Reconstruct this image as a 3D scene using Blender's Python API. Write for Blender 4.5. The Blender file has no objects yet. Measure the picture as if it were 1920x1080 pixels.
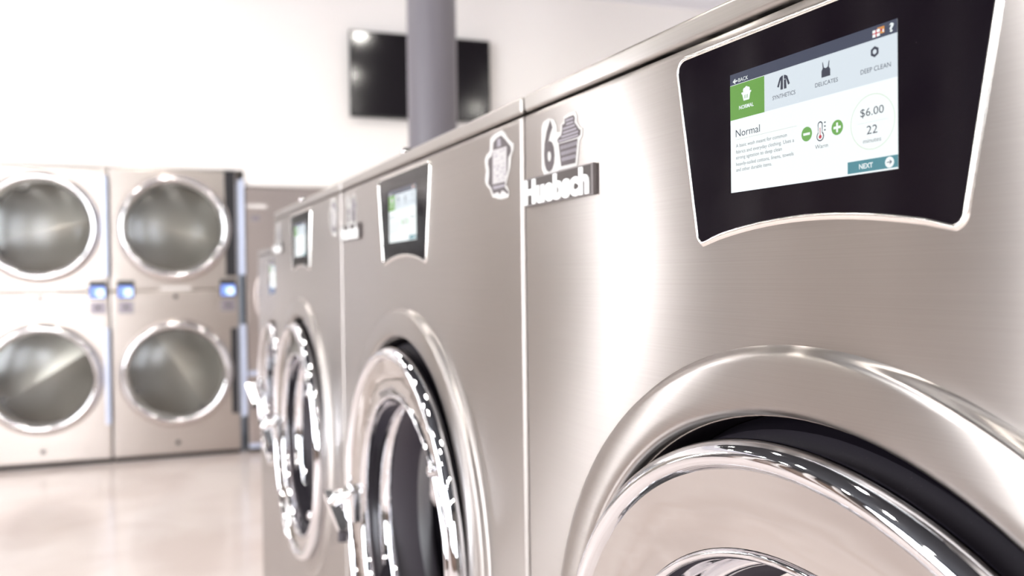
import bpy, bmesh, math, random
from mathutils import Matrix, Vector
random.seed(4)
S = bpy.context.scene
COL = S.collection
PI = math.pi

# ------------------------------------------------------------------ materials
def new_mat(name):
    m = bpy.data.materials.new(name); m.use_nodes = True
    nt = m.node_tree; b = nt.nodes['Principled BSDF']
    return m, nt, b
def setp(b, **k):
    names = {'base': 'Base Color', 'rough': 'Roughness', 'metal': 'Metallic', 'ior': 'IOR', 'spec': 'Specular IOR Level',
             'aniso': 'Anisotropic', 'emc': 'Emission Color', 'ems': 'Emission Strength', 'coat': 'Coat Weight', 'alpha': 'Alpha',
             'coatr': 'Coat Roughness'}
    for a, v in k.items():
        if isinstance(v, tuple) and len(v) == 3: v = (*v, 1)
        b.inputs[names[a]].default_value = v
def plain(name, base, rough=.5, metal=0, **k):
    m, nt, b = new_mat(name); setp(b, base=base, rough=rough, metal=metal, **k)
    # faint procedural roughness variation so that no surface is perfectly even
    n = nt.nodes.new('ShaderNodeTexNoise'); n.inputs['Scale'].default_value = 14; n.inputs['Detail'].default_value = 3
    r = nt.nodes.new('ShaderNodeMapRange'); r.inputs['To Min'].default_value = rough*.88; r.inputs['To Max'].default_value = min(1, rough*1.12)
    c = nt.nodes.new('ShaderNodeTexCoord')
    nt.links.new(c.outputs['Object'], n.inputs['Vector']); nt.links.new(n.outputs['Fac'], r.inputs['Value']); nt.links.new(r.outputs['Result'], b.inputs['Roughness'])
    return m
def brushed(name, base, rough, aniso, grain=(3, 3, 1100), bump=.02, var=.06):
    """steel brushed along the horizontal: reflections smear up and down"""
    m, nt, b = new_mat(name); setp(b, base=base, metal=1, rough=rough, aniso=aniso)
    tc = nt.nodes.new('ShaderNodeTexCoord'); mp = nt.nodes.new('ShaderNodeMapping'); mp.inputs['Scale'].default_value = grain
    n = nt.nodes.new('ShaderNodeTexNoise'); n.inputs['Scale'].default_value = 1; n.inputs['Detail'].default_value = 4; n.inputs['Roughness'].default_value = .6
    nt.links.new(tc.outputs['Object'], mp.inputs['Vector']); nt.links.new(mp.outputs['Vector'], n.inputs['Vector'])
    n2 = nt.nodes.new('ShaderNodeTexNoise'); n2.inputs['Scale'].default_value = 5; n2.inputs['Detail'].default_value = 2
    nt.links.new(tc.outputs['Object'], n2.inputs['Vector'])
    cr = nt.nodes.new('ShaderNodeMapRange'); cr.inputs['From Min'].default_value = .3; cr.inputs['From Max'].default_value = .7
    cr.inputs['To Min'].default_value = 1-var; cr.inputs['To Max'].default_value = 1+var
    nt.links.new(n.outputs['Fac'], cr.inputs['Value'])
    mx = nt.nodes.new('ShaderNodeVectorMath'); mx.operation = 'SCALE'; mx.inputs[0].default_value = base
    nt.links.new(cr.outputs['Result'], mx.inputs['Scale']); nt.links.new(mx.outputs['Vector'], b.inputs['Base Color'])
    rr = nt.nodes.new('ShaderNodeMapRange'); rr.inputs['To Min'].default_value = rough*.95; rr.inputs['To Max'].default_value = rough*1.05
    nt.links.new(n2.outputs['Fac'], rr.inputs['Value']); nt.links.new(rr.outputs['Result'], b.inputs['Roughness'])
    t = nt.nodes.new('ShaderNodeCombineXYZ'); t.inputs['Z'].default_value = 1
    nt.links.new(t.outputs['Vector'], b.inputs['Tangent'])
    bp = nt.nodes.new('ShaderNodeBump'); bp.inputs['Strength'].default_value = bump; bp.inputs['Distance'].default_value = .0004
    nt.links.new(n.outputs['Fac'], bp.inputs['Height']); nt.links.new(bp.outputs['Normal'], b.inputs['Normal'])
    return m
def lit(name, col, s=1.0, rough=.25):
    m, nt, b = new_mat(name); setp(b, base=(.01, .01, .012), rough=rough, emc=col, ems=s*1.87, spec=.25)
    return m
def glass(name, refl=.12, tint=(.9, .92, .92), rough=.03):
    m = bpy.data.materials.new(name); m.use_nodes = True; nt = m.node_tree; nt.nodes.clear()
    o = nt.nodes.new('ShaderNodeOutputMaterial'); mix = nt.nodes.new('ShaderNodeMixShader')
    tr = nt.nodes.new('ShaderNodeBsdfTransparent'); tr.inputs['Color'].default_value = (*tint, 1)
    gl = nt.nodes.new('ShaderNodeBsdfGlossy'); gl.inputs['Roughness'].default_value = rough
    fr = nt.nodes.new('ShaderNodeFresnel'); fr.inputs['IOR'].default_value = 1.5
    ad = nt.nodes.new('ShaderNodeMath'); ad.operation = 'ADD'; ad.inputs[1].default_value = refl; ad.use_clamp = True
    nt.links.new(fr.outputs['Fac'], ad.inputs[0]); nt.links.new(ad.outputs['Value'], mix.inputs['Fac'])
    nt.links.new(tr.outputs['BSDF'], mix.inputs[1]); nt.links.new(gl.outputs['BSDF'], mix.inputs[2]); nt.links.new(mix.outputs['Shader'], o.inputs['Surface'])
    return m

M = {}
M['steel'] = brushed('brushed_steel', (.38, .35, .332), .31, 1.0, bump=.01, var=.035)
M['lidsteel'] = brushed('lid_steel', (.43, .405, .385), .32, .9, bump=.01, var=.03)
M['dsteel'] = brushed('dryer_steel', (.57, .515, .48), .31, .65, grain=(3, 3, 500), bump=.01)
M['bsteel'] = brushed('dull_steel', (.50, .44, .42), .42, .7, grain=(3, 3, 500))
M['chrome'] = plain('chrome', (.76, .76, .79), .035, 1)
M['bevel'] = plain('bright_edge_steel', (.88, .85, .82), .18, 1)
M['face'] = plain('polished_door_steel', (.52, .495, .485), .09, 1)
m = M['face']; nt = m.node_tree; b = nt.nodes['Principled BSDF']
n = nt.nodes.new('ShaderNodeTexNoise'); n.inputs['Scale'].default_value = 9; n.inputs['Detail'].default_value = 2
mp = nt.nodes.new('ShaderNodeMapping'); mp.inputs['Scale'].default_value = (1, 1, 3); tc = nt.nodes.new('ShaderNodeTexCoord')
bp = nt.nodes.new('ShaderNodeBump'); bp.inputs['Strength'].default_value = .35; bp.inputs['Distance'].default_value = .004
nt.links.new(tc.outputs['Object'], mp.inputs['Vector']); nt.links.new(mp.outputs['Vector'], n.inputs['Vector'])
nt.links.new(n.outputs['Fac'], bp.inputs['Height']); nt.links.new(bp.outputs['Normal'], b.inputs['Normal'])
M['softchrome'] = plain('satin_chrome', (.84, .83, .84), .12, 1)
M['body'] = plain('cabinet_side', (.16, .14, .12), .5, .6)
M['dark'] = plain('dark_gap', (.012, .011, .014), .6)
M['drum'] = plain('drum_steel', (.55, .54, .52), .32, 1)
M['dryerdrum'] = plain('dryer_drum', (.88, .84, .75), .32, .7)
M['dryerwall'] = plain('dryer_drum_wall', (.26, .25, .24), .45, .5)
M['hole'] = plain('drum_hole', (.01, .01, .01), .8)
M['glass'] = glass('door_glass', .05, (.72, .72, .74))
M['dglass'] = glass('dryer_glass', .05, (.98, .98, .97), .22)
M['tv'] = plain('tv_screen', (.012, .010, .013), .12, spec=.6)
M['tvframe'] = plain('tv_frame', (.02, .02, .022), .3)
M['pole'] = plain('grey_paint', (.15, .138, .16), .42)
M['sticker'] = plain('sticker_white', (.45, .435, .42), .6)
M['ink'] = plain('sticker_grey', (.055, .042, .045), .5)
M['inklt'] = plain('sticker_light_grey', (.22, .20, .225), .5)
M['inkpale'] = plain('sticker_pale', (.36, .34, .34), .6)
M['badge'] = plain('badge_plate', (.045, .035, .032), .6, 0)
M['badgeedge'] = plain('badge_edge', (.16, .14, .14), .4, .6)
M['white'] = plain('white_letter', (.75, .75, .74), .4)
M['rubber'] = plain('rubber', (.03, .024, .032), .55)
M['lock'] = plain('lock_dark', (.05, .042, .04), .5, .2)
M['slot'] = plain('slot_plate', (.30, .27, .30), .35, .7)
M['trim'] = plain('anodised_trim', (.66, .72, .90), .3, .3)
M['label'] = plain('pale_label', (.80, .76, .74), .5)

# black speckled recess material
m, nt, b = new_mat('black_gasket'); setp(b, base=(.008, .006, .010), rough=.6, spec=.2)
v = nt.nodes.new('ShaderNodeTexNoise'); v.inputs['Scale'].default_value = 1600; v.inputs['Detail'].default_value = 1
r = nt.nodes.new('ShaderNodeValToRGB'); r.color_ramp.elements[0].position = .70; r.color_ramp.elements[0].color = (.006, .004, .008, 1)
r.color_ramp.elements[1].position = .80; r.color_ramp.elements[1].color = (.05, .04, .05, 1)
tc = nt.nodes.new('ShaderNodeTexCoord'); nt.links.new(tc.outputs['Object'], v.inputs['Vector']); nt.links.new(v.outputs['Fac'], r.inputs['Fac'])
nt.links.new(r.outputs['Color'], b.inputs['Base Color']); M['gasket'] = m
# glossy black control glass with dust specks
m, nt, b = new_mat('black_control_glass'); setp(b, base=(.008, .006, .009), rough=.07, spec=.14)
v = nt.nodes.new('ShaderNodeTexVoronoi'); v.inputs['Scale'].default_value = 170
r = nt.nodes.new('ShaderNodeValToRGB'); r.color_ramp.elements[0].position = .0; r.color_ramp.elements[0].color = (.16, .13, .14, 1)
r.color_ramp.elements[1].position = .035; r.color_ramp.elements[1].color = (.004, .0025, .0045, 1)
tc = nt.nodes.new('ShaderNodeTexCoord'); nt.links.new(tc.outputs['Object'], v.inputs['Vector']); nt.links.new(v.outputs['Distance'], r.inputs['Fac'])
nt.links.new(r.outputs['Color'], b.inputs['Base Color'])
n = nt.nodes.new('ShaderNodeTexNoise'); n.inputs['Scale'].default_value = 30; n.inputs['Detail'].default_value = 5
rr = nt.nodes.new('ShaderNodeMapRange'); rr.inputs['To Min'].default_value = .04; rr.inputs['To Max'].default_value = .16
nt.links.new(tc.outputs['Object'], n.inputs['Vector']); nt.links.new(n.outputs['Fac'], rr.inputs['Value']); nt.links.new(rr.outputs['Result'], b.inputs['Roughness'])
M['bezel'] = m
# walls
def wallmat(name, base, rough=.75):
    m, nt, b = new_mat(name); setp(b, rough=rough)
    n = nt.nodes.new('ShaderNodeTexNoise'); n.inputs['Scale'].default_value = 120; n.inputs['Detail'].default_value = 4
    n2 = nt.nodes.new('ShaderNodeTexNoise'); n2.inputs['Scale'].default_value = .9
    tc = nt.nodes.new('ShaderNodeTexCoord')
    nt.links.new(tc.outputs['Object'], n.inputs['Vector']); nt.links.new(tc.outputs['Object'], n2.inputs['Vector'])
    r = nt.nodes.new('ShaderNodeMapRange'); r.inputs['To Min'].default_value = .97; r.inputs['To Max'].default_value = 1.03
    nt.links.new(n2.outputs['Fac'], r.inputs['Value'])
    mx = nt.nodes.new('ShaderNodeVectorMath'); mx.operation = 'SCALE'; mx.inputs[0].default_value = base
    nt.links.new(r.outputs['Result'], mx.inputs['Scale']); nt.links.new(mx.outputs['Vector'], b.inputs['Base Color'])
    bp = nt.nodes.new('ShaderNodeBump'); bp.inputs['Strength'].default_value = .08; bp.inputs['Distance'].default_value = .002
    nt.links.new(n.outputs['Fac'], bp.inputs['Height']); nt.links.new(bp.outputs['Normal'], b.inputs['Normal'])
    return m
M['wall'] = wallmat('wall_paint', (.91, .88, .855))
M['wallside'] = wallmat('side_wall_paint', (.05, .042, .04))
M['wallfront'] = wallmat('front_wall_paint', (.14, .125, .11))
M['tan'] = wallmat('added_tan_panel', (.34, .31, .27))
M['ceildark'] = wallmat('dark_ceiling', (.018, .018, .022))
M['ceil'] = wallmat('ceiling_paint', (.82, .83, .90))
M['wood'] = wallmat('added_dark_panelling', (.20, .14, .11), .5)
# floor: polished mottled concrete
m, nt, b = new_mat('polished_floor'); setp(b, rough=.2, spec=.5)
tc = nt.nodes.new('ShaderNodeTexCoord')
n = nt.nodes.new('ShaderNodeTexNoise'); n.inputs['Scale'].default_value = 1.6; n.inputs['Detail'].default_value = 5; n.inputs['Distortion'].default_value = .6
r = nt.nodes.new('ShaderNodeValToRGB'); r.color_ramp.elements[0].position = .35; r.color_ramp.elements[0].color = (.66, .565, .53, 1)
r.color_ramp.elements[1].position = .65; r.color_ramp.elements[1].color = (.78, .70, .67, 1)
n2 = nt.nodes.new('ShaderNodeTexNoise'); n2.inputs['Scale'].default_value = 5; n2.inputs['Detail'].default_value = 4
rr = nt.nodes.new('ShaderNodeMapRange'); rr.inputs['To Min'].default_value = .09; rr.inputs['To Max'].default_value = .20
nt.links.new(tc.outputs['Object'], n.inputs['Vector']); nt.links.new(tc.outputs['Object'], n2.inputs['Vector'])
nt.links.new(n.outputs['Fac'], r.inputs['Fac']); nt.links.new(r.outputs['Color'], b.inputs['Base Color'])
nt.links.new(n2.outputs['Fac'], rr.inputs['Value']); nt.links.new(rr.outputs['Result'], b.inputs['Roughness'])
bp = nt.nodes.new('ShaderNodeBump'); bp.inputs['Strength'].default_value = .05; bp.inputs['Distance'].default_value = .01
nt.links.new(n2.outputs['Fac'], bp.inputs['Height']); nt.links.new(bp.outputs['Normal'], b.inputs['Normal'])
M['floor'] = m
# light sources
def glow(name, col, s):
    m = bpy.data.materials.new(name); m.use_nodes = True; nt = m.node_tree; nt.nodes.clear()
    o = nt.nodes.new('ShaderNodeOutputMaterial'); e = nt.nodes.new('ShaderNodeEmission')
    e.inputs['Color'].default_value = (*col, 1); e.inputs['Strength'].default_value = s
    nt.links.new(e.outputs['Emission'], o.inputs['Surface']); return m
M['day'] = glow('daylight_pane', (.93, .96, 1.0), 32)
M['dayback'] = glow('daylight_pane_door', (.95, .97, 1.0), 46)
M['bandglow'] = glow('band_glow_pane', (.95, .97, 1.0), 105)
M['lamp'] = glow('lamp_diffuser', (1.0, .96, .90), 420)
# touch screen colours
M['s_white'] = lit('screen_white', (.93, 1.0, 1.0), 1.05)
M['s_tab'] = lit('screen_tab', (.72, .80, .86), 1.0)
M['s_navy'] = lit('screen_navy', (.035, .045, .085), 1.0)
M['s_green'] = lit('screen_green', (.13, .36, .04), 1.0)
M['s_green2'] = lit('screen_button_green', (.16, .42, .08), 1.0)
M['s_teal'] = lit('screen_teal', (.07, .26, .31), 1.0)
M['s_ink'] = lit('screen_ink', (.03, .035, .06), 1.0)
M['s_grey'] = lit('screen_grey', (.16, .17, .19), 1.0)
M['s_line'] = lit('screen_line', (.62, .66, .58), 1.0)
M['s_ringc'] = lit('screen_ring', (.68, .80, .58), 1.0)
M['s_red'] = lit('screen_red', (.55, .04, .06), 1.0)
M['s_orange'] = lit('screen_orange', (.75, .30, .05), 1.0)
M['s_blue'] = lit('display_blue', (.25, .38, .95), 1.6)
M['s_cyan'] = lit('display_cyan', (.55, .72, 1.0), 3.0)

# ------------------------------------------------------------------ helpers
def finish(name, bm, mats, parent=None, smooth=True, angle=35):
    if not isinstance(mats, (list, tuple)): mats = [mats]
    me = bpy.data.meshes.new(name)
    bm.normal_update(); bm.to_mesh(me); bm.free()
    for k in mats: me.materials.append(M[k] if isinstance(k, str) else k)
    if smooth:
        me.polygons.foreach_set('use_smooth', [True]*len(me.polygons))
        me.set_sharp_from_angle(angle=math.radians(angle))
    o = bpy.data.objects.new(name, me); COL.objects.link(o)
    if parent: o.parent = parent
    if smooth:
        ar = [p.area for p in me.polygons if p.area > 1e-12]
        if ar and max(ar)/min(ar) > 60:
            wn = o.modifiers.new('weighted_normals', 'WEIGHTED_NORMAL'); wn.keep_sharp = True; wn.weight = 100
    return o
def tag(o, label=None, cat=None, group=None, kind=None):
    if label: o['label'] = label
    if cat: o['category'] = cat
    if group: o['group'] = group
    if kind: o['kind'] = kind
    return o
def empty(name, loc=(0, 0, 0), rz=0):
    o = bpy.data.objects.new(name, None); o.empty_display_size = .1; COL.objects.link(o)
    o.location = loc; o.rotation_euler = (0, 0, rz); return o
def copy_tree(o, parent=None):
    c = o.copy(); COL.objects.link(c)
    if parent: c.parent = parent
    for ch in o.children: copy_tree(ch, c)
    return c
def box(bm, x0, x1, y0, y1, z0, z1, mi=0, bev=0, seg=2):
    vs = [bm.verts.new((x, y, z)) for x in (x0, x1) for y in (y0, y1) for z in (z0, z1)]
    idx = [(0, 1, 3, 2), (4, 6, 7, 5), (0, 4, 5, 1), (2, 3, 7, 6), (0, 2, 6, 4), (1, 5, 7, 3)]
    fs = [bm.faces.new([vs[i] for i in q]) for q in idx]
    for f in fs: f.material_index = mi
    bmesh.ops.recalc_face_normals(bm, faces=fs)
    if bev:
        es = list({e for f in fs for e in f.edges})
        g = bmesh.ops.bevel(bm, geom=es, offset=bev, segments=seg, affect='EDGES', profile=.5)
        for f in g['faces']: f.material_index = mi
def bx(name, mat, parent, *a, **k):
    bm = bmesh.new(); box(bm, *a, **k); return finish(name, bm, mat, parent)
def rot_frame(axis):
    # out: towards the viewer; e1, e2 in the face plane
    if axis == 'x': return Vector((-1, 0, 0)), Vector((0, 1, 0)), Vector((0, 0, 1))
    return Vector((0, -1, 0)), Vector((1, 0, 0)), Vector((0, 0, 1))
def lathe(bm, axis, c, prof, n=96, mi=0, close=False):
    """prof: list of (out, radius); revolved about the axis through c"""
    out, e1, e2 = rot_frame(axis); c = Vector(c); rings = []
    for h, r in prof:
        if r <= 1e-6: rings.append([bm.verts.new(c+out*h)])
        else: rings.append([bm.verts.new(c+out*h+e1*(r*math.cos(2*PI*k/n))+e2*(r*math.sin(2*PI*k/n))) for k in range(n)])
    if close: rings.append(rings[0])
    fs = []
    for a, b in zip(rings, rings[1:]):
        for k in range(n):
            j = (k+1) % n
            if len(a) == 1 and len(b) == 1: continue
            if len(a) == 1: f = bm.faces.new((a[0], b[k], b[j]))
            elif len(b) == 1: f = bm.faces.new((a[k], b[0], a[j]))
            else: f = bm.faces.new((a[k], b[k], b[j], a[j]))
            f.material_index = mi; fs.append(f)
    return fs
def lath(name, mat, parent, axis, c, prof, n=96, close=False, angle=40, flip=False):
    bm = bmesh.new(); lathe(bm, axis, c, prof, n, 0, close)
    bmesh.ops.recalc_face_normals(bm, faces=bm.faces[:])
    if flip: bmesh.ops.reverse_faces(bm, faces=bm.faces[:])
    return finish(name, bm, mat, parent, angle=angle)
def tube(bm, pts, r, n=12, mi=0, closed=False, caps=True):
    pts = [Vector(p) for p in pts]; N = len(pts); rings = []
    rs = r if isinstance(r, (list, tuple)) else [r]*N
    prev = None
    for i, p in enumerate(pts):
        a = pts[(i-1) % N] if (closed or i > 0) else p; b = pts[(i+1) % N] if (closed or i < N-1) else p
        t = (b-a).normalized()
        if prev is None: u = t.orthogonal().normalized()
        else: u = (prev - t*prev.dot(t)).normalized()
        prev = u; w = t.cross(u)
        rings.append([bm.verts.new(p+(u*math.cos(2*PI*k/n)+w*math.sin(2*PI*k/n))*rs[i]) for k in range(n)])
    seq = list(zip(rings, rings[1:]))
    if closed: seq.append((rings[-1], rings[0]))
    for a, b in seq:
        for k in range(n):
            f = bm.faces.new((a[k], a[(k+1) % n], b[(k+1) % n], b[k])); f.material_index = mi
    if caps and not closed:
        bm.faces.new(rings[0]).material_index = mi; bm.faces.new(rings[-1]).material_index = mi
# flat drawing on a plane facing -X:  points are (y, z); layer height h towards the aisle
def poly(bm, pts, h, mi=0, x0=0):
    vs = [bm.verts.new((x0-h, y, z)) for y, z in pts]
    f = bm.faces.new(vs); f.material_index = mi; f.normal_update()
    if f.normal.x > 0: f.normal_flip()
def slab(bm, pts, h0, h1, mi=0, mside=None, x0=0):
    n = len(pts); a = [bm.verts.new((x0-h0, y, z)) for y, z in pts]; b = [bm.verts.new((x0-h1, y, z)) for y, z in pts]
    fs = [bm.faces.new(b)]; fs[0].material_index = mi
    for k in range(n):
        f = bm.faces.new((a[k], a[(k+1) % n], b[(k+1) % n], b[k])); f.material_index = mi if mside is None else mside; fs.append(f)
    bmesh.ops.recalc_face_normals(bm, faces=fs)
    if fs[0].normal.x > 0:
        for f in fs: f.normal_flip()
_txt = {}
def glyphs(body, bold=0.0):
    key = (body, bold)
    if key in _txt: return _txt[key]
    cu = bpy.data.curves.new('t', 'FONT'); cu.body = body; cu.size = 1; cu.resolution_u = 3; cu.offset = bold; cu.fill_mode = 'FRONT'
    ob = bpy.data.objects.new('t', cu); COL.objects.link(ob)
    dg = bpy.context.evaluated_depsgraph_get(); dg.update()
    ev = ob.evaluated_get(dg); me = ev.to_mesh()
    V = [(v.co.x, v.co.y) for v in me.vertices]; F = [tuple(p.vertices) for p in me.polygons]
    ev.to_mesh_clear(); bpy.data.objects.remove(ob); bpy.data.curves.remove(cu)
    _txt[key] = (V, F); return _txt[key]
CAP = None
def text(bm, body, fn, x0, x1, yb, yt, mi=0, bold=0.0):
    """fn(u, v) -> 3D point; the writing spans x0..x1, baseline yb, capital height reaches yt"""
    global CAP
    V, F = glyphs(body, bold)
    HV, _ = glyphs('H', 0.0); cap = max(v[1] for v in HV)
    xs = [v[0] for v in V]; a, b_ = min(xs), max(xs)
    vs = [bm.verts.new(fn(x0+(x-a)/(b_-a)*(x1-x0), yb+(y/cap)*(yt-yb))) for x, y in V]
    for f in F:
        try: g = bm.faces.new([vs[i] for i in f]); g.material_index = mi
        except ValueError: pass

# ------------------------------------------------------------------ touch screen picture
SCR_MATS = ['s_white', 's_tab', 's_navy', 's_green', 's_green2', 's_teal', 's_ink', 's_grey', 's_line', 's_ringc', 's_red', 's_orange']
def touchscreen(parent, cy, w, zt, h, x=-.0012):
    bm = bmesh.new(); MI = {k: i for i, k in enumerate(SCR_MATS)}; ar = w/h
    def P(u, v, l=1): return (x-.00006*l, cy+w/2-u*w, zt-v*h)
    def q(pts, mat, l=1):
        f = bm.faces.new([bm.verts.new(P(u, v, l)) for u, v in pts]); f.material_index = MI[mat]
    def rect(u0, v0, u1, v1, mat, l=1): q([(u0, v0), (u1, v0), (u1, v1), (u0, v1)], mat, l)
    def disc(u, v, r, mat, l=1, n=36): q([(u+r*math.cos(2*PI*k/n), v+r*ar*math.sin(2*PI*k/n)) for k in range(n)], mat, l)
    def ring(u, v, r0, r1, mat, l=1, n=64):
        for k in range(n):
            a, b = 2*PI*k/n, 2*PI*(k+1)/n
            q([(u+r0*math.cos(a), v+r0*ar*math.sin(a)), (u+r1*math.cos(a), v+r1*ar*math.sin(a)), (u+r1*math.cos(b), v+r1*ar*math.sin(b)), (u+r0*math.cos(b), v+r0*ar*math.sin(b))], mat, l)
    def T(s, u0, u1, vb, vt, mat, bold=0., l=3): text(bm, s, lambda a, b: P(a, b, l), u0, u1, vb, vt, MI[mat], bold)
    rect(0, 0, 1, 1, 's_white', 0)
    rect(0, 0, 1, .092, 's_navy'); rect(.247, .092, 1, .386, 's_tab'); rect(0, .096, .247, .388, 's_green', 2)
    # back arrow
    q([(.021, .065), (.038, .044), (.043, .050), (.034, .060), (.057, .060), (.057, .070), (.034, .070), (.043, .080), (.038, .086)], 's_white', 3)
    T('BACK', .063, .134, .080, .049, 's_white')
    # language flags and question mark
    rect(.881, .030, .917, .078, 's_white', 3); rect(.896, .030, .902, .078, 's_red', 4); rect(.881, .050, .917, .058, 's_red', 4)
    q([(.905, .020), (.939, .020), (.939, .066), (.919, .066), (.919, .028), (.905, .028)], 's_orange', 3); rect(.921, .034, .930, .050, 's_red', 4); rect(.931, .040, .937, .060, 's_white', 4)
    T('?', .963, .984, .074, .020, 's_white', .03)
    # laundry basket
    for a, b_, r in ((.108, .163, .012), (.121, .156, .013), (.134, .163, .012)): disc(a, b_, r, 's_white', 3)
    q([(.085, .176), (.155, .176), (.155, .190), (.149, .192), (.141, .248), (.100, .248), (.091, .192), (.085, .190)], 's_white', 3)
    for u in (.110, .120, .130): rect(u-.0018, .202, u+.0018, .232, 's_green', 4)
    T('NORMAL', .067, .172, .312, .282, 's_white', .02)
    # jacket
    q([(.362, .142), (.371, .138), (.371, .248), (.354, .248), (.357, .170), (.344, .226), (.333, .218), (.350, .152)], 's_ink', 3)
    q([(.377, .138), (.387, .142), (.399, .152), (.415, .218), (.404, .226), (.391, .170), (.394, .248), (.377, .248)], 's_ink', 3)
    rect(.380, .172, .388, .176, 's_tab', 4)
    T('SYNTHETICS', .302, .449, .312, .280, 's_ink')
    # camisole
    q([(.611, .137), (.615, .137), (.620, .178), (.631, .186), (.642, .178), (.648, .137), (.652, .137), (.649, .182), (.656, .200), (.656, .248), (.606, .248), (.606, .200), (.613, .182)], 's_ink', 3)
    T('DELICATES', .569, .698, .307, .277, 's_ink')
    # nut
    n = 6
    for k in range(n):
        a, b = PI/2+2*PI*k/n, PI/2+2*PI*(k+1)/n; r1, r0 = .0225, .0105
        q([(.891+r0*math.cos(a), .176+r0*ar*math.sin(a)), (.891+r1*math.cos(a), .176+r1*ar*math.sin(a)), (.891+r1*math.cos(b), .176+r1*ar*math.sin(b)), (.891+r0*math.cos(b), .176+r0*ar*math.sin(b))], 's_ink', 3)
    T('DEEP CLEAN', .819, .969, .307, .275, 's_ink')
    T('Normal', .040, .214, .536, .476, 's_ink')
    rect(.040, .557, .458, .560, 's_line', 2)
    for s, u1, v in (('A basic wash meant for common', .393, .624), ('fabrics and everyday clothing. Uses a', .439, .676), ('strong agitation to deep clean', .360, .724),
                     ('heavily-soiled cottons, linens, towels', .435, .779), ('and other durable items.', .294, .827)):
        T(s, .041, u1, v, v-.029, 's_grey')
    disc(.516, .638, .032, 's_green2', 2); rect(.496, .629, .536, .647, 's_white', 3)
    disc(.692, .638, .032, 's_green2', 2); rect(.672, .629, .712, .647, 's_white', 3); rect(.687, .603, .697, .673, 's_white', 3)
    # thermometer
    def therm(rr, rb, mat, l, top):
        pts = []
        for k in range(13):
            a = PI-PI*k/12; pts.append((.596+rr*math.cos(a), top-rr*ar*math.sin(a)))
        for k in range(25):
            a = -PI*.30+(2*PI-2*PI*.20)*k/24*1.0
            a = -.95+ (PI+1.9)*k/24
            pts.append((.596+rb*math.cos(a), .676+rb*ar*math.sin(a)))
        q(pts, mat, l)
    therm(.0145, .0215, 's_ink', 2, .590); therm(.0098, .0165, 's_white', 3, .592)
    rect(.5945, .612, .5985, .68, 's_red', 4); disc(.5965, .680, .0085, 's_red', 4)
    for v in (.575, .603, .631): rect(.619, v, .628, v+.010, 's_ink', 3)
    T('Warm', .566, .640, .765, .735, 's_grey')
    ring(.876, .650, .1085, .1115, 's_ringc', 2)
    T('$6.00', .816, .934, .604, .550, 's_ink'); rect(.800, .648, .951, .650, 's_line', 2)
    T('22', .848, .902, .732, .674, 's_ink'); T('minutes', .830, .920, .791, .760, 's_grey')
    rect(.747, .904, 1.0, .988, 's_teal', 2); T('NEXT', .808, .878, .964, .931, 's_white', .02)
    disc(.960, .948, .0215, 's_white', 3)
    q([(.947, .944), (.965, .944), (.959, .934), (.962, .931), (.973, .947), (.962, .963), (.959, .960), (.965, .950), (.947, .950)], 's_navy', 4)
    for f in bm.faces:
        f.normal_update()
        if f.normal.x > 0: f.normal_flip()
    return finish('touchscreen', bm, SCR_MATS, parent, smooth=False)

# ------------------------------------------------------------------ stickers and badge (outlines in mm on the front plane)
def mm(l, dy=0, dz=0): return [(a/1000+dy, b/1000+dz) for a, b in l]
def grow(pts, d):
    cx = sum(p[0] for p in pts)/len(pts); cz = sum(p[1] for p in pts)/len(pts); out = []
    for p in pts:
        v = Vector((p[0]-cx, p[1]-cz)); L = v.length; out.append((p[0]+v.x/L*d, p[1]+v.y/L*d))
    return out
ST_OUT = [(-322,1414.1),(-331,1409.4),(-338.7,1402.5),(-350.3,1396.7),(-350.1,1390.4),(-344.1,1384.8),(-341.8,1374.6),(-335.6,1365.6),(-331.4,1359.6),(-339.1,1351.5),(-337,1346.8),(-318.8,1346),(-297.8,1350.4),(-291.6,1358.6),(-280.7,1364.8),(-278.6,1370.2),(-282.3,1378.4),(-278.2,1389.3),(-282.8,1394.7),(-292.9,1397.6),(-293.2,1409.4),(-304.1,1412.8)]
ST_IN = [(-321.8,1408.8),(-330.8,1403.7),(-344.4,1394.4),(-345.2,1389.5),(-338.2,1384.8),(-336.8,1373.6),(-330.5,1362.9),(-329.3,1357.3),(-338.7,1350.7),(-335.1,1349.8),(-327.2,1353.4),(-322.2,1354.7),(-316.9,1351.1),(-311.8,1354.1),(-300.1,1353.1),(-295.9,1359),(-287.4,1365),(-289.8,1372.4),(-290.1,1379.2),(-287.6,1384.7),(-288.6,1389.6),(-297,1391.9),(-300.4,1397.4),(-301.7,1404.8),(-310.3,1407.7)]
HEAP = [(299.7,1385.6),(297.8,1387.4),(292.4,1389.1),(290.5,1393.4),(290.4,1397.5),(285.9,1398),(285.8,1401.7),(277.1,1402.3),(270.3,1402.3),(267.8,1399.8),(268.7,1395.9),(265.4,1393.3),(261.4,1389.4),(258.6,1388.2),(259.4,1384.3),(264,1383),(297.4,1383)]
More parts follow.
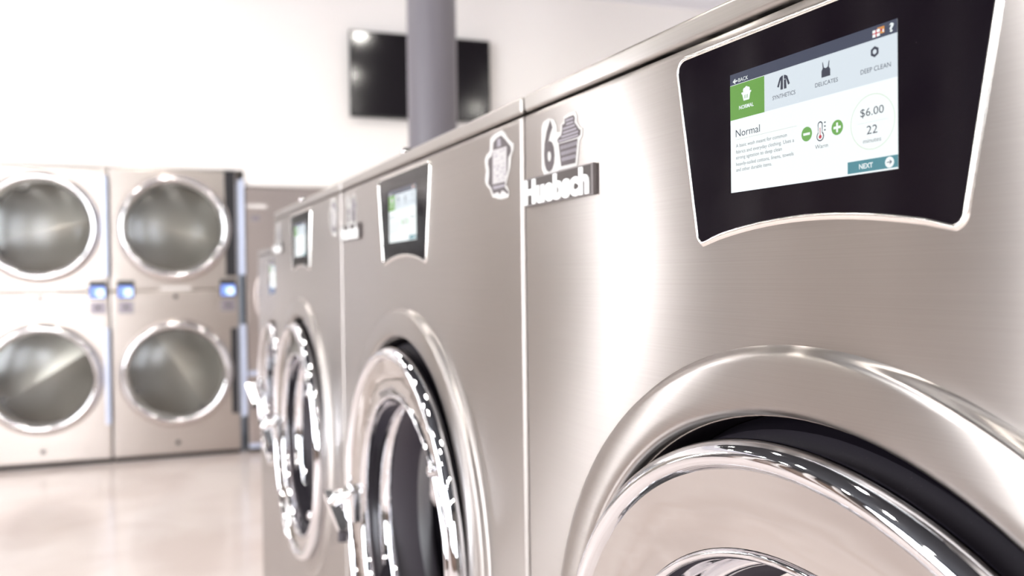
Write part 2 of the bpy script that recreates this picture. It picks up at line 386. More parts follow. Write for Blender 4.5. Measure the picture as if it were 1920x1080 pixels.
def shape_sticker(parent):
    bm = bmesh.new()
    slab(bm, mm(ST_OUT), 0, .0005, 0); poly(bm, mm(ST_IN), .0006, 1)
    poly(bm, mm([(-300.4,1397),(-334.6,1396.2),(-333.5,1362.6),(-299.3,1362.9)]), .0007, 2)
    rnd = random.Random(2)
    for k in range(9):
        z = 1394-k*3.4; y = -303
        while y > -331:
            L = rnd.uniform(2, 7); zz = z+rnd.uniform(-.5, .5)
            poly(bm, mm([(y, zz), (max(y-L, -332), zz+rnd.uniform(-1, 1)), (max(y-L, -332), zz-1.0), (y, zz-1.1)]), .0008, 3 if rnd.random() < .45 else 4); y -= L+rnd.uniform(.8, 2)
    poly(bm, mm([(-299.2,1360.8),(-328.4,1360.3),(-328.4,1357.8),(-302.4,1357.5)]), .0008, 3)
    poly(bm, mm([(-312.4,1406.5),(-320.3,1406.1),(-321.5,1398.5),(-312.1,1398.6)]), .0008, 3)
    for f in bm.faces:
        f.normal_update()
    return tag(finish('shaped_sticker', bm, ['sticker', 'ink', 'inkpale', 'inklt', 'sticker'], parent, smooth=False), 'white outlined grey shaped sticker')
def load_sticker(parent):
    bm = bmesh.new()
    # white backing
    back = [(330, 1402), (326, 1406), (316, 1407.5), (306, 1405), (301, 1399), (300.5, 1393), (294, 1392), (293.5, 1398.5), (288.5, 1400), (288, 1404), (278, 1405.5), (268, 1405), (264.5, 1401),
            (265.5, 1396.5), (260, 1391), (255.5, 1389), (256, 1383), (261, 1380), (265.2, 1360.2), (280, 1359.8), (296, 1360), (304, 1358.3), (316, 1357.5), (326, 1359.5), (330.5, 1366)]
    slab(bm, mm(back), 0, .0004, 0)
    def P(u, v): return (-.0007, (u)/1000, v/1000)
    text(bm, '6', P, 325, 305, 1363, 1402.5, 1, .03)
    poly(bm, mm(HEAP), .0006, 1)
    rows = [(1400.6, 270.5, 284), (1397.6, 270.5, 283), (1394.6, 268, 289), (1391.4, 265.5, 289), (1388.4, 262.5, 292), (1385.6, 262.5, 297)]
    for z, a, b in rows: poly(bm, mm([(a, z), (b, z), (b, z-1.7), (a, z-1.7)]), .0007, 2)
    poly(bm, mm([(297.1,1382.4),(263.7,1382),(267.9,1362.6),(293,1362.9)]), .0006, 1)
    for r in range(3):
        zt = 1379.8-r*5.1
        for k in range(9):
            y = 293.6-r*.9-k*(3.3-.28*r)
            poly(bm, mm([(y, zt), (y-1.7, zt+.5), (y-2.6, zt-2.6), (y-.9, zt-3.1)]), .0007, 2)
    return tag(finish('load_sticker', bm, ['sticker', 'ink', 'inklt'], parent, smooth=False), 'grey 6 and laundry basket sticker')
def badge(parent):
    bm = bmesh.new()
    slab(bm, mm([(361.5, 1358.8), (235.2, 1358.8), (235.2, 1333.8), (361.5, 1333.8)]), 0, .0030, 1)
    slab(bm, mm([(360.3, 1357.8), (239.0, 1357.8), (239.0, 1334.8), (360.3, 1334.8)]), .0025, .0032, 0)
    def P(u, v): return (-.0041, u/1000, v/1000)
    text(bm, 'Huebsch', P, 359.8, 240.5, 1336.4, 1355.8, 2, .05)
    # give the letters thickness
    fs = [f for f in bm.faces if f.material_index == 2]
    r = bmesh.ops.extrude_face_region(bm, geom=fs)
    bmesh.ops.translate(bm, verts=[v for v in r['geom'] if isinstance(v, bmesh.types.BMVert)], vec=(.0010, 0, 0))
    return finish('name_badge', bm, ['badge', 'badgeedge', 'white'], parent, smooth=False)

# ------------------------------------------------------------------ washing machine
def front_panel(parent, W, z0, z1, cy, cz, R, n=128, bev=.0045, mat='steel'):
    """flat sheet facing -X with a round hole and folded edges"""
    bm = bmesh.new()
    ys, ye = -W/2, W/2
    angs = [2*PI*k/n for k in range(n)]
    for yy, zz in ((ys, z0), (ys, z1), (ye, z0), (ye, z1)):
        a = math.atan2(zz-cz, yy-cy) % (2*PI)
        i = min(range(n), key=lambda k: abs((angs[k]-a+PI) % (2*PI)-PI)); angs[i] = a
    angs.sort()
    def edge(a, ins):
        dy, dz = math.cos(a), math.sin(a); t = 1e9
        if dy > 1e-9: t = min(t, (ye-cy)/dy)
        if dy < -1e-9: t = min(t, (ys-cy)/dy)
        if dz > 1e-9: t = min(t, (z1-cz)/dz)
        if dz < -1e-9: t = min(t, (z0-cz)/dz)
        y, z = cy+dy*t, cz+dz*t
        return min(max(y, ys+ins), ye-ins), min(max(z, z0+ins), z1-ins)
    loops = [[bm.verts.new((0, cy+R*math.cos(a), cz+R*math.sin(a))) for a in angs]]
    loops.append([bm.verts.new((0, cy+(R+.008)*math.cos(a), cz+(R+.008)*math.sin(a))) for a in angs])
    loops.append([bm.verts.new((0, *edge(a, bev+.001))) for a in angs])
    for k in range(4):
        ph = k/3*PI/2
        ins = bev*(1-math.sin(ph)); xx = bev*(1-math.cos(ph))
        loops.append([bm.verts.new((xx, *edge(a, ins))) for a in angs])
    loops.append([bm.verts.new((.022, *edge(a, 0))) for a in angs])
    for A, B in zip(loops, loops[1:]):
        for k in range(n):
            bm.faces.new((A[k], A[(k+1) % n], B[(k+1) % n], B[k]))
    bmesh.ops.recalc_face_normals(bm, faces=bm.faces[:])
    f = min(bm.faces, key=lambda f: abs(f.calc_center_median().x)+abs(f.calc_center_median().z-cz)+0)
    if f.normal.x > 0: bmesh.ops.reverse_faces(bm, faces=bm.faces[:])
    return finish('front_panel', bm, mat, parent, angle=30)

def make_washer(W=.735, ztop=1.438, zseam=1.4195, dcy=.012, fc=.937, fR=.2930, oc=.945, oR=.2440, dc=.927, dR=.2500, ic=.917, iR=.194, stickers=True, dz=0.):
    root = empty('washing_machine')
    depth = .92; k = dR/.25
    # cabinet shell (open at the front, inside the folded panel)
    bm = bmesh.new(); h = W/2-.003
    for q in ([(.012, -h), (depth, -h), (depth, h), (.012, h)],):
        lo = [bm.verts.new((x, y, .09)) for x, y in q]; hi = [bm.verts.new((x, y, zseam-.003)) for x, y in q]
        bm.faces.new(lo); bm.faces.new(hi)
        for i in range(3): bm.faces.new((lo[i], lo[i+1], hi[i+1], hi[i]))
    bmesh.ops.recalc_face_normals(bm, faces=bm.faces[:]); finish('cabinet', bm, 'body', root)
    bx('plinth', 'dark', root, .03, depth-.02, -W/2+.02, W/2-.02, 0, .09)
    front_panel(root, W, .10, zseam, dcy, oc, oR)
    lid = bx('lid', 'lidsteel', root, .0, depth, -W/2, W/2, zseam+.0022, ztop, bev=.0035, seg=3)
    # moulded surround of the door
    s = fR/.293; D = fc-oc
    bm = bmesh.new(); n = 128
    prof = [(0, 1.0), (.0008, .9965), (.0030, .9915), (.0058, .9865), (.0076, .981), (.0084, .974), (.0088, .962), (.0094, .93), (.0098, .89), (.0098, .862), (.0094, .854), (.0082, .847), (.0060, .841), (.0030, .8365), (-.002, .833), (-.034, .832)]
    rings = []
    for i, (o_, f_) in enumerate(prof):
        t = min(1, (1-f_)/(1-.833)); zc = fc*(1-t)+oc*t; r = fR+(oR+.0004-fR)*t
        rings.append([bm.verts.new((-o_*s, dcy+r*math.cos(2*PI*j/n), zc+r*math.sin(2*PI*j/n))) for j in range(n)])
    for A, B in zip(rings, rings[1:]):
        for j in range(n): bm.faces.new((A[j], B[j], B[(j+1) % n], A[(j+1) % n]))
    bmesh.ops.recalc_face_normals(bm, faces=bm.faces[:]); finish('door_surround', bm, 'steel', root, angle=60)
    lath('door_gasket', 'gasket', root, 'x', (0, dcy, oc), [(-.0335, oR*.999), (-.030, oR*.985), (-.010, oR*.965), (-.004, oR*.93), (-.004, oR*.84), (-.03, oR*.82), (-.03, oR*.75)], 96)
    # door
    d = lath('door', 'chrome', root, 'x', (0, dcy, dc), [(.004, dR*.955), (.006, dR*.985), (.0105, dR), (.0165, dR*1.0), (.0215, dR*.992), (.0252, dR*.978), (.0265, dR*.962), (.0255, dR*.947), (.0225, dR*.936), (.0190, dR*.930)], 160, angle=80)
    t = (dc-ic)
    bm = bmesh.new(); n = 144; rings = []
    for i in range(25):
        f_ = i/24; r = dR*.932+(iR*1.01-dR*.932)*f_; z = dc+(ic-dc)*f_; o_ = .0195-.0075*f_-.0022*math.sin(PI*f_)
        rings.append([bm.verts.new((-o_, dcy+r*math.cos(2*PI*j/n), z+r*math.sin(2*PI*j/n))) for j in range(n)])
    for A, B in zip(rings, rings[1:]):
        for j in range(n): bm.faces.new((A[j], B[j], B[(j+1) % n], A[(j+1) % n]))
    bmesh.ops.recalc_face_normals(bm, faces=bm.faces[:])
    tag(finish('door_face', bm, 'face', d, angle=80), 'polished steel door face')
    R = iR
    lath('window_ring', 'chrome', d, 'x', (0, dcy, ic), [(.0110, R*1.010), (.0140, R*1.005), (.0152, R*.995), (.0145, R*.984), (.011, R*.976), (.002, R*.972), (-.010, R*.972), (-.024, R*.970), (-.026, R*.958), (-.0235, R*.948), (-.0235, R*.938), (-.027, R*.930), (-.036, R*.928)], 128, angle=80)
    lath('window_gasket', 'rubber', d, 'x', (0, dcy, ic), [(-.030, R*.932), (-.034, R*.915), (-.070, R*.905), (-.112, R*.86)], 96)
    lath('door_glass', 'glass', d, 'x', (0, dcy, ic), [(-.072, R*.90), (-.080, R*.82), (-.094, R*.60), (-.101, R*.35), (-.103, 0)], 72)
    # hinge bolt on the face, near side
    for sg in (-1, 1):
        bm = bmesh.new(); lathe(bm, 'x', (0, dcy-.150*k-.02, dc+sg*.12*k), [(.014, .0085), (.020, .0085), (.0255, .006), (.027, 0)], 20)
        finish('hinge_bolt', bm, 'chrome', d)
    # handle on the far side
    hy, hz = dcy+.205*k, dc-.012
    bm = bmesh.new()
    box(bm, -.034, -.012, hy-.022, hy+.020, hz-.022, hz+.030, bev=.006)
    tube(bm, [(-.030, hy+.002, hz+.018), (-.044, hy+.010, hz+.016), (-.052, hy+.016, hz+.006)], [.011, .010, .008], 14)
    # triangular lever plate
    pts = [(-.030, hy+.012, hz+.006), (-.050, hy+.050, hz+.012), (-.058, hy+.052, hz+.010), (-.046, hy-.002, hz-.040), (-.034, hy-.004, hz-.040)]
    lo = [bm.verts.new((p[0], p[1], p[2]-.004)) for p in pts]; hi = [bm.verts.new((p[0], p[1], p[2]+.006)) for p in pts]
    bm.faces.new(lo); bm.faces.new(hi)
    for i in range(5): bm.faces.new((lo[i], lo[(i+1) % 5], hi[(i+1) % 5], hi[i]))
    bmesh.ops.recalc_face_normals(bm, faces=bm.faces[:])
    finish('door_handle', bm, 'softchrome', d)
    bm = bmesh.new(); tube(bm, [(-.040, hy-.002, hz-.036), (-.041, hy-.002, hz-.052)], [.008, .0075], 14)
    finish('latch_pin', bm, 'rubber', d)
    # drum behind the door
    bm = bmesh.new(); rd = R*.84
    lathe(bm, 'x', (0, dcy, ic), [(-.11, rd), (-.118, rd*.93), (-.13, rd*.90), (-.145, rd*.92), (-.15, rd*1.15), (-.50, rd*1.15), (-.51, rd*1.08), (-.515, 0)], 72)
    out, e1, e2 = rot_frame('x')
    for q in range(3):
        a = PI/2+2*PI*q/3
        c0 = Vector((.18, dcy+math.cos(a)*rd*1.05, ic+math.sin(a)*rd*1.05)); c1 = c0+Vector((.30, 0, 0)); tube(bm, [c0, c1], .022, 10)
    finish('drum', bm, 'drum', root, angle=35)
    bm = bmesh.new()
    for i in range(11):
        for j in range(40):
            a = 2*PI*(j+.5*(i % 2))/40; r = rd*1.148; xx = .175+i*.03
            c = Vector((xx, dcy+math.cos(a)*r, ic+math.sin(a)*r)); tv = Vector((0, -math.sin(a), math.cos(a))); nv = Vector((0, -math.cos(a), -math.sin(a)))
            bm.faces.new([bm.verts.new(c+nv*.001+Vector((1, 0, 0))*(.004*math.cos(b))+tv*(.004*math.sin(b))) for b in (0, PI/3, 2*PI/3, PI, 4*PI/3, 5*PI/3)])
    tag(finish('drum_perforations', bm, 'hole', root, smooth=False), kind='stuff')
    # control panel: trapezoid of black glass in a bright rim, lower edge arched round the door
    zt, zb = 1.4105+dz, 1.290+dz; cyp = .0095; ht, hb = .1145, .0935; rc = .0075
    def outline(d_=0.):
        pts = []
        def corner(c, a0, a1, r):
            for q in range(7):
                a = a0+(a1-a0)*q/6; pts.append((c[0]+r*math.cos(a), c[1]+r*math.sin(a)))
        r = rc+d_
        corner((cyp+ht-rc, zt-rc), 0, PI/2, r); corner((cyp-ht+rc, zt-rc), PI/2, PI, r)
        corner((cyp-hb+rc*.6, zb+rc*.9), PI, PI*1.45, r*.85)
        for q in range(1, 16):
            u = -hb+rc+(2*hb-2*rc)*q/16; pts.append((cyp+u, zb+.0110*(1-(u/hb)**2)+.0006-d_))
        corner((cyp+hb-rc*.6, zb+rc*.9), PI*1.55, 2*PI, r*.85)
        return pts
    bm = bmesh.new(); poly(bm, outline(0), .0009, 0); cp = finish('control_panel', bm, 'bezel', root, smooth=False)
    bm = bmesh.new(); L = [[bm.verts.new((-h_, y, z)) for y, z in outline(d_)] for h_, d_ in ((.0008, -.0003), (.0012, .0003), (.0014, .0010), (.0011, .0021), (.0000, .0034))]
    for A, B in zip(L, L[1:]):
        for j in range(len(A)): bm.faces.new((A[j], A[(j+1) % len(A)], B[(j+1) % len(A)], B[j]))
    bmesh.ops.recalc_face_normals(bm, faces=bm.faces[:])
    tag(finish('panel_rim', bm, 'bevel', cp, angle=70), 'bright steel rim')
    touchscreen(cp, .0095, .1226, 1.3905+dz, .0714)
    if stickers:
        load_sticker(root); badge(root); shape_sticker(root)
        # lid lock
        bm = bmesh.new(); lathe(bm, 'x', (0.006, .012, ztop+.001), [(-.01, .006), (.004, .006), (.0065, .0045), (.007, 0)], 20)
        finish('lid_lock', bm, 'chrome', root)
    return root

PITCH = .74
w1 = make_washer(); w1.location = (0, -.37, 0)
w2 = copy_tree(w1); w2.location = (0, .37, 0)
w3 = copy_tree(w1); w3.location = (0, 1.11, 0)
GW = 'front loading washers in the row'
tag(w1, 'nearest brushed steel washing machine with large sharp touchscreen, filling the right half', 'washing machine', GW)
tag(w2, 'brushed steel washing machine second from the camera, shaped sticker at its upper right corner', 'washing machine', GW)
tag(w3, 'blurred third washing machine from the camera, whose lid ends the high row', 'washing machine', GW)
w4 = make_washer(W=.68, ztop=1.366, zseam=1.348, dcy=.0, fc=.937, fR=.245, oc=.943, oR=.205, dc=.934, dR=.209, ic=.928, iR=.160, stickers=False, dz=-.073)
w4.location = (.055, 1.845, 0)
tag(w4, 'farthest, lower and set back washing machine, half hidden behind the third washer', 'washing machine')

# ------------------------------------------------------------------ back wall frame
A0 = Vector((-1.1453, 5.8626, 0)); RZ = math.radians(-5.2084)
MB = Matrix.Translation(A0) @ Matrix.Rotation(RZ, 4, 'Z')
def onwall(s, d=0, z=0): return MB @ Vector((s, d, z))

def make_dryer(W=.852, H=2.062, shade_strip=False, tiers=(1.648, .612), invented_folds=(-22, -58)):
    root = empty('stacked_dryer'); cx = W/2-.003
    bm = bmesh.new()
    z0, z1 = .035, H
    box(bm, .002, W-.002, .03, .95, z0, z1)
    bmesh.ops.delete(bm, geom=[f for f in bm.faces if abs(f.calc_center_median().y-.03) < 1e-4], context='FACES')   # open behind the front sheet
    finish('cabinet', bm, 'body', root)
    bx('toe_recess', 'dark', root, .01, W-.01, .05, .9, 0, .034)
    for cz in tiers:
        top = cz > 1
        a, b_ = (1.205, H) if top else (.035, 1.20)
        # front sheet with round hole: built like the washer panel but facing -y
        bm = bmesh.new(); n = 96; Rr = .318
        angs = [2*PI*k/n for k in range(n)]
        for xx, zz in ((.002, a), (W-.002, a), (.002, b_), (W-.002, b_)):
            an = math.atan2(zz-cz, xx-cx) % (2*PI); i = min(range(n), key=lambda k: abs((angs[k]-an+PI) % (2*PI)-PI)); angs[i] = an
        angs.sort()
        def edge(an, ins):
            dx, dz_ = math.cos(an), math.sin(an); t = 1e9
            if dx > 1e-9: t = min(t, (W-.002-cx)/dx)
            if dx < -1e-9: t = min(t, (.002-cx)/dx)
            if dz_ > 1e-9: t = min(t, (b_-cz)/dz_)
            if dz_ < -1e-9: t = min(t, (a-cz)/dz_)
            return min(max(cx+dx*t, .002+ins), W-.002-ins), min(max(cz+dz_*t, a+ins), b_-ins)
        L = [[bm.verts.new((cx+Rr*math.cos(t), 0, cz+Rr*math.sin(t))) for t in angs]]
        for ins, yy in ((.010, 0), (.008, 0), (.003, .002), (0, .008), (0, .03)):
            L.append([bm.verts.new((edge(t, ins)[0], yy, edge(t, ins)[1])) for t in angs])
        for P_, Q_ in zip(L, L[1:]):
            for k in range(n): bm.faces.new((P_[k], P_[(k+1) % n], Q_[(k+1) % n], Q_[k]))
        bmesh.ops.recalc_face_normals(bm, faces=bm.faces[:])
        finish('front_panel', bm, 'dsteel', root, angle=30)
        # door: raised steel disc with chrome ring, glass
        d = lath('door', 'dsteel', root, 'y', (cx, 0, cz), [(.000, .385), (.010, .382), (.016, .374), (.018, .366)], 96, angle=60)
        lath('door_ring', 'softchrome', d, 'y', (cx, 0, cz), [(.017, .368), (.030, .364), (.040, .354), (.044, .342), (.040, .330), (.030, .322), (.015, .316), (.000, .313), (-.03, .312)], 96, angle=80)
        lath('door_glass', 'dglass', d, 'y', (cx, 0, cz), [(.004, .313), (.014, .28), (.028, .2), (.035, .1), (.037, 0)], 72, angle=80)
        bm = bmesh.new(); lathe(bm, 'y', (cx, 0, cz), [(-.03, .313), (-.06, .305), (-.07, .36), (-.50, .37)], 72)
        for q in range(4):
            t = 2*PI*q/4+.5
            c0 = Vector((cx+.35*math.cos(t), .10, cz+.35*math.sin(t))); tube(bm, [c0, c0+Vector((0, .31, 0))], .035, 8)
        # back plate with invented fold: halves shaped to mirror dark ceiling, bright floor
        ra = math.radians(invented_folds[0] if top else invented_folds[1]); e1 = Vector((math.cos(ra), 0, math.sin(ra))); e2 = Vector((-math.sin(ra), 0, math.cos(ra)))
        for sg, tn in ((1, .34), (-1, .46)):
            vs = []
            for q in range(25):
                t = PI*q/24; a_, w_ = .371*math.cos(t), .371*math.sin(t)
                vs.append(bm.verts.new(Vector((cx, .33+w_*tn, cz))+e1*a_+e2*(sg*w_)))
            bm.faces.new(vs).material_index = 1
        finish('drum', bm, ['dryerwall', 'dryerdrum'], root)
        # handle bar trim on the right edge
        zc0, zc1 = (1.305, 2.0) if top else (.28, .945)
        bx('edge_trim', 'trim', root, *((W+.010, W+.046) if shade_strip else (W-.036, W-.003)), -.045, .001, zc0, zc1, bev=.006)
        if shade_strip: bx('edge_shade_strip', 'dark', root, W-.088 if top else W-.060, W-.014, -.012, .001, 1.30 if top else .30, H-.002 if top else .92, bev=.002)  # solid dark strip stands in for shade and dark reflection beside the door
    # lint panels with lock
    for a, b_, lz in ((1.062, 1.185, 1.158), (.045, .150, .115)):
        p_ = bx('lint_panel', 'dsteel', root, cx-.27, cx+.27, -.006, .001, a, b_, bev=.003)
        bm = bmesh.new(); lathe(bm, 'y', (cx, 0, lz), [(.004, .016), (.012, .016), (.014, .011), (.0135, 0)], 20); finish('lock', bm, 'lock', p_)
    bx('name_strip', 'label', root, cx-.10, cx+.10, -.004, .001, 1.205, 1.225, bev=.001)
    for xx in (.098, W-.075):
        bm = bmesh.new(); box(bm, xx-.056, xx+.056, -.012, .001, 1.150, 1.275, bev=.004)
        c = finish('control_display', bm, 'tvframe', root)
        bm = bmesh.new(); box(bm, xx-.046, xx+.046, -.0135, -.0115, 1.160, 1.235, 0); box(bm, xx-.005, xx+.040, -.0145, -.0130, 1.168, 1.215, 1)
        tag(finish('display_screen', bm, ['s_blue', 's_cyan'], c, smooth=False), 'blue lit display')
        bm = bmesh.new(); box(bm, xx-.050, xx+.050, -.006, .001, 1.045, 1.130, 0, bev=.002); box(bm, xx-.010, xx+.010, -.009, -.004, 1.075, 1.105, 1, bev=.001)
        finish('coin_slot', bm, ['slot', 'lock'], root)
    return root
dB = make_dryer(shade_strip=True); dB.location = onwall(.694); dB.rotation_euler.z = RZ
dA = make_dryer(invented_folds=(14, 32)); dA.location = onwall(-.162); dA.rotation_euler.z = RZ
GD = 'stacked dryers along the back wall'
tag(dA, 'stacked steel dryer cut by the left edge of the photo, washed out by glare', 'dryer', GD)
tag(dB, 'full width stacked steel dryer with painted shade strip at its right edge', 'dryer', GD)
d = copy_tree(dA); d.location = onwall(-1.018); d.rotation_euler.z = RZ
tag(d, 'stacked dryer wholly beyond the left edge of the photo', 'dryer', GD)
# opposite bank of dryers on the left wall, seen in the reflections
XL = -4.6
# single pocket dryer on the right
def make_big_dryer():
    root = empty('single_dryer'); W = .86; H = 1.95; cx = .435; cz = 1.150
    bx('cabinet', 'body', root, .002, W-.002, .02, .95, .03, H, bev=.004)
    bx('toe_recess', 'dark', root, .01, W-.01, .05, .9, 0, .032)
    bx('front_panel', 'bsteel', root, 0, W, -.002, .03, .035, H, bev=.006)
    bx('top_strip', 'label', root, .005, .15, -.006, -.001, 1.795, 1.822, bev=.001)
    p = bx('service_panel', 'bsteel', root, .02, W-.02, -.006, -.001, .08, .56, bev=.003)
    bx('panel_handle', 'trim', p, .0, .13, -.02, -.005, .568, .600, bev=.003)
    bx('base_strip', 'trim', root, .0, W, -.01, -.001, .036, .068, bev=.002)
    d = lath('door', 'bsteel', root, 'y', (cx, 0, cz), [(.001, .385), (.014, .382), (.020, .374), (.020, .36)], 96)
    lath('door_ring', 'softchrome', d, 'y', (cx, 0, cz), [(.019, .362), (.034, .356), (.042, .344), (.038, .330), (.022, .318), (.004, .314)], 96, angle=80)
    lath('door_glass', 'dglass', d, 'y', (cx, 0, cz), [(.006, .315), (.020, .24), (.030, .12), (.032, 0)], 72, angle=80)
    lath('drum', 'dryerwall', root, 'y', (cx, 0, cz), [(.0035, .314), (.0035, 0)], 72)  # flat dark disc painted as the shaded drum interior
    bx('lock_plate', 'slot', root, .04, .10, -.006, -.001, 1.70, 1.74, bev=.001)
    return root
dC = make_big_dryer(); dC.location = onwall(1.60); dC.rotation_euler.z = RZ
tag(dC, 'dull brownish steel cabinet dryer between the stacked dryers and the washers, lower than its neighbour', 'dryer')

# ------------------------------------------------------------------ room
CZ = 3.60
def struct(name, bm, mat, smooth=False, matrix=None):
    o = finish(name, bm, mat, None, smooth=smooth)
    if matrix is not None: o.matrix_world = matrix
    return tag(o, kind='structure')
XR = 5.2; YF = -5.4
bm = bmesh.new(); box(bm, XL-.1, XR+.1, YF-.1, 7.4, -.1, 0); struct('floor', bm, 'floor')
bm = bmesh.new(); box(bm, XL-.1, XR+.1, YF-.1, 7.4, CZ, CZ+.1); struct('ceiling', bm, 'ceildark')
bm = bmesh.new(); box(bm, -3.5, 6.5, -1.15, -.001, CZ-.012, CZ-.001, 0); struct('trim_3', bm, 'ceil', matrix=MB)
bm = bmesh.new()
sL = -3.6; sD0 = -1.028; sD1 = 1.592; sD2 = 2.47; sR = 6.6
box(bm, sL, sD0, 0, 1.0, 0, CZ-.002); box(bm, sD0, sD1, 0, 1.0, 2.070, CZ-.002); box(bm, sD1, sD2, 0, 1.0, 1.957, CZ-.002); box(bm, sD2, sR, 0, 1.0, 0, CZ-.002)
struct('wall_back', bm, 'wall', matrix=MB)
bm = bmesh.new(); box(bm, XR, XR+.1, YF-.1, 7.4, 0, CZ-.002); struct('wall_right', bm, 'wall')
# left wall with window opening
wz0, wz1 = .75, 3.0; wins = [(-3.3, -1.0), (.5, 2.5)]
bm = bmesh.new()
ys_ = YF-.1
for a, b_ in wins:
    box(bm, XL-.1, XL, ys_, a, 0, CZ-.002); box(bm, XL-.1, XL, a, b_, 0, wz0); box(bm, XL-.1, XL, a, b_, wz1, CZ-.002); ys_ = b_
box(bm, XL-.1, XL, ys_, 7.4, 0, CZ-.002)
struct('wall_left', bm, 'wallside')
for i, (wy0, wy1) in enumerate(wins):
    bm = bmesh.new()
    box(bm, XL-.06, XL-.05, wy0, wy1, wz0, wz1, 1)
    for y in (wy0+.02, (wy0+wy1)/2, wy1-.02): box(bm, XL-.05, XL+.01, y-.025, y+.025, wz0, wz1, 0)
    for z in (wz0+.02, wz1-.02): box(bm, XL-.05, XL+.01, wy0, wy1, z-.025, z+.025, 0)
    struct('window_1' if i else 'window_3', bm, ['tvframe', 'day'])  # first pane is added to make bright bands on the farther washers
# front wall (behind the camera) with a glazed entrance and windows
fo = [(-4.2, -3.15, .8, 3.0), (.4, 1.2, 1.2, 2.4)]
bm = bmesh.new(); xs = XL-.1
for a, b_, c, d in fo:
    box(bm, xs, a, YF-.1, YF, 0, CZ-.002); box(bm, a, b_, YF-.1, YF, 0, c); box(bm, a, b_, YF-.1, YF, d, CZ-.002); xs = b_
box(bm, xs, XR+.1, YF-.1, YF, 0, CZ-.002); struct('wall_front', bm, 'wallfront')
for i, (a, b_, c, d) in enumerate(fo):
    bm = bmesh.new(); box(bm, a, b_, YF-.07, YF-.06, c, d, 1)
    for x in (a+.03, (a+b_)/2, b_-.03): box(bm, x-.03, x+.03, YF-.06, YF+.01, c, d, 0)
    for z in (c+.03, d-.03): box(bm, a, b_, YF-.06, YF+.01, z-.03, z+.03, 0)
    struct('door_1' if i == 0 else 'window_%d' % (i+1), bm, ['tvframe', 'dayback' if i == 0 else 'day'])
# glowing strip added on the back wall, sized for the washers' bright band
bm = bmesh.new(); box(bm, -2.84, -2.70, -.012, -.004, .5, 2.9, 1); 
for a, b_, c, d in ((-2.87, -2.84, .47, 2.93), (-2.70, -2.67, .47, 2.93), (-2.84, -2.70, .47, .5), (-2.84, -2.70, 2.9, 2.93)): box(bm, a, b_, -.02, -.001, c, d, 0)
struct('window_4', bm, ['tvframe', 'bandglow'], matrix=MB)  # added glow strip with a frame, not a real window
bm = bmesh.new(); box(bm, -2.60, -1.04, -.02, -.001, 0, 2.07); struct('trim_4', bm, 'tan', matrix=MB)  # unseen panel added to keep a stray window reflection off the washer steel
bm = bmesh.new(); box(bm, XL, XL+.03, 2.9, 5.4, 0, 2.3); struct('trim_1', bm, 'wood')  # unseen dark wall panels, added for contrast in the chrome reflections
bm = bmesh.new(); box(bm, XL, XL+.03, YF+.05, .4, 0, .7); struct('trim_2', bm, 'wood')  # second added unseen dark panel, for chrome contrast

for i, (y0_, y1_) in enumerate(((3.0, 3.12), (3.62, 3.80), (4.35, 4.45), (4.95, 5.15))):  # posts added out of view to put vertical stripes into the steel's reflections
    bm = bmesh.new(); box(bm, XL+.031, XL+.10, y0_, y1_, 0, CZ-.002); struct('trim_%d' % (i+5), bm, 'wall')  # added unseen posts, not real trim
# ceiling lamps: recessed round downlights
lamp0 = None; LG = 'round recessed ceiling lamps'
for ix, x in enumerate((-3.6, -2.0, -.55, 1.4, 3.2)):
    for iy, y in enumerate((-4.2, -2.6, -1.0, .6, 2.2, 3.8, 4.6)):
        if lamp0 is None:
            lamp0 = empty('ceiling_lamp')
            bm = bmesh.new(); r0, r1 = .075, .098; n = 32
            rings = [[bm.verts.new((r*math.cos(2*PI*k/n), r*math.sin(2*PI*k/n), z)) for k in range(n)] for r, z in ((r0, -.004), (r0+.004, -.012), (r1, -.010), (r1, -.001))]
            for P_, Q_ in zip(rings, rings[1:]):
                for k in range(n): bm.faces.new((P_[k], P_[(k+1) % n], Q_[(k+1) % n], Q_[k]))
            bmesh.ops.recalc_face_normals(bm, faces=bm.faces[:]); finish('trim_ring', bm, 'white', lamp0)
            bm = bmesh.new(); f = bm.faces.new([bm.verts.new((r0*math.cos(-2*PI*k/n), r0*math.sin(-2*PI*k/n), -.005)) for k in range(n)])
            finish('diffuser', bm, 'lamp', lamp0, smooth=False); L_ = lamp0
        else: L_ = copy_tree(lamp0)
        L_.location = (x, y, CZ)
        tag(L_, 'round recessed ceiling lamp outside the photo, seen only in reflections', 'ceiling lamp', LG)

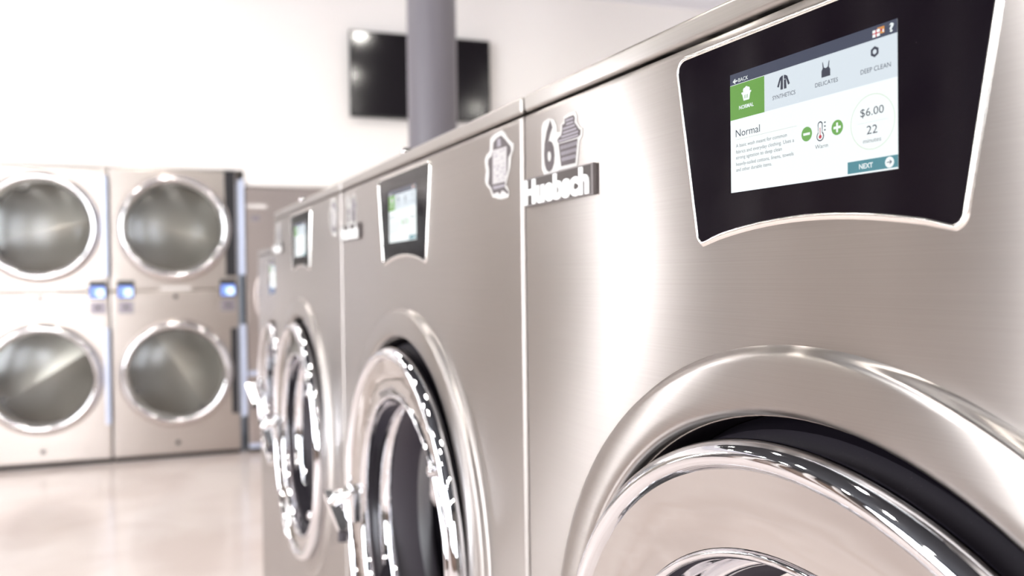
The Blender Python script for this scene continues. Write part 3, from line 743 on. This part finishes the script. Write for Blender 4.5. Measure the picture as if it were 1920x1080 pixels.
# ------------------------------------------------------------------ television and column
tv = empty('television'); tv.matrix_world = MB @ Matrix.Translation((2.915, 0, 2.812))
bx('frame', 'tvframe', tv, -.553, .553, -.085, -.045, -.325, .325, bev=.006)
bx('screen', 'tv', tv, -.543, .543, -.0865, -.080, -.310, .315, bev=.001)
bx('wall_bracket', 'lock', tv, -.2, .2, -.047, -.001, -.15, .15, bev=.004)
tag(tv, 'black flat television hanging on the white back wall behind the grey column', 'television')
col = empty('support_column', (1.072, 3.33, 0))
bm = bmesh.new(); n = 64
rings = [[bm.verts.new((r*math.cos(2*PI*k/n), r*math.sin(2*PI*k/n), z)) for k in range(n)] for r, z in ((.1235, .02), (.1235, CZ-.004))]
for k in range(n): bm.faces.new((rings[0][k], rings[0][(k+1) % n], rings[1][(k+1) % n], rings[1][k]))
finish('shaft', bm, 'pole', col)
bx('base_plate', 'pole', col, -.18, .18, -.18, .18, 0, .02, bev=.004)
tag(col, 'round dark grey column rising behind the washers in front of the television', 'column')

# ------------------------------------------------------------------ camera, world, output
f_px, yaw, pitch, roll = 1582.78, .4260, .01364, -.0125
cy_, sy_ = math.cos(yaw), math.sin(yaw); cp, sp = math.cos(pitch), math.sin(pitch)
fwd = Vector((sy_*cp, cy_*cp, -sp)); right = Vector((cy_, -sy_, 0)); up = right.cross(fwd)
r_ = right*math.cos(roll)+up*math.sin(roll); u_ = -right*math.sin(roll)+up*math.cos(roll)
cam = bpy.data.cameras.new('camera'); co = bpy.data.objects.new('camera', cam); COL.objects.link(co)
mt = Matrix((r_, u_, -fwd)).transposed().to_4x4(); mt.translation = Vector((-.33616, -.71255, 1.27)); co.matrix_world = mt
cam.sensor_width = 36; cam.lens = f_px/1920*36; cam.clip_start = .01
cam.dof.use_dof = True; cam.dof.focus_distance = .50; cam.dof.aperture_fstop = 6.4; cam.dof.aperture_blades = 0
S.camera = co
w = bpy.data.worlds.new('world'); S.world = w; w.use_nodes = True
w.node_tree.nodes['Background'].inputs['Color'].default_value = (.8, .86, 1, 1); w.node_tree.nodes['Background'].inputs['Strength'].default_value = .6
S.view_settings.view_transform = 'Standard'; S.view_settings.look = 'None'; S.view_settings.gamma = 1; S.view_settings.use_curve_mapping = False
S.view_settings.exposure = -0.97
S.cycles.use_denoising = True
S.cycles.max_bounces = 10; S.cycles.glossy_bounces = 6; S.cycles.transparent_max_bounces = 12
S.cycles.sample_clamp_indirect = 12; S.cycles.caustics_reflective = True; S.cycles.blur_glossy = .3
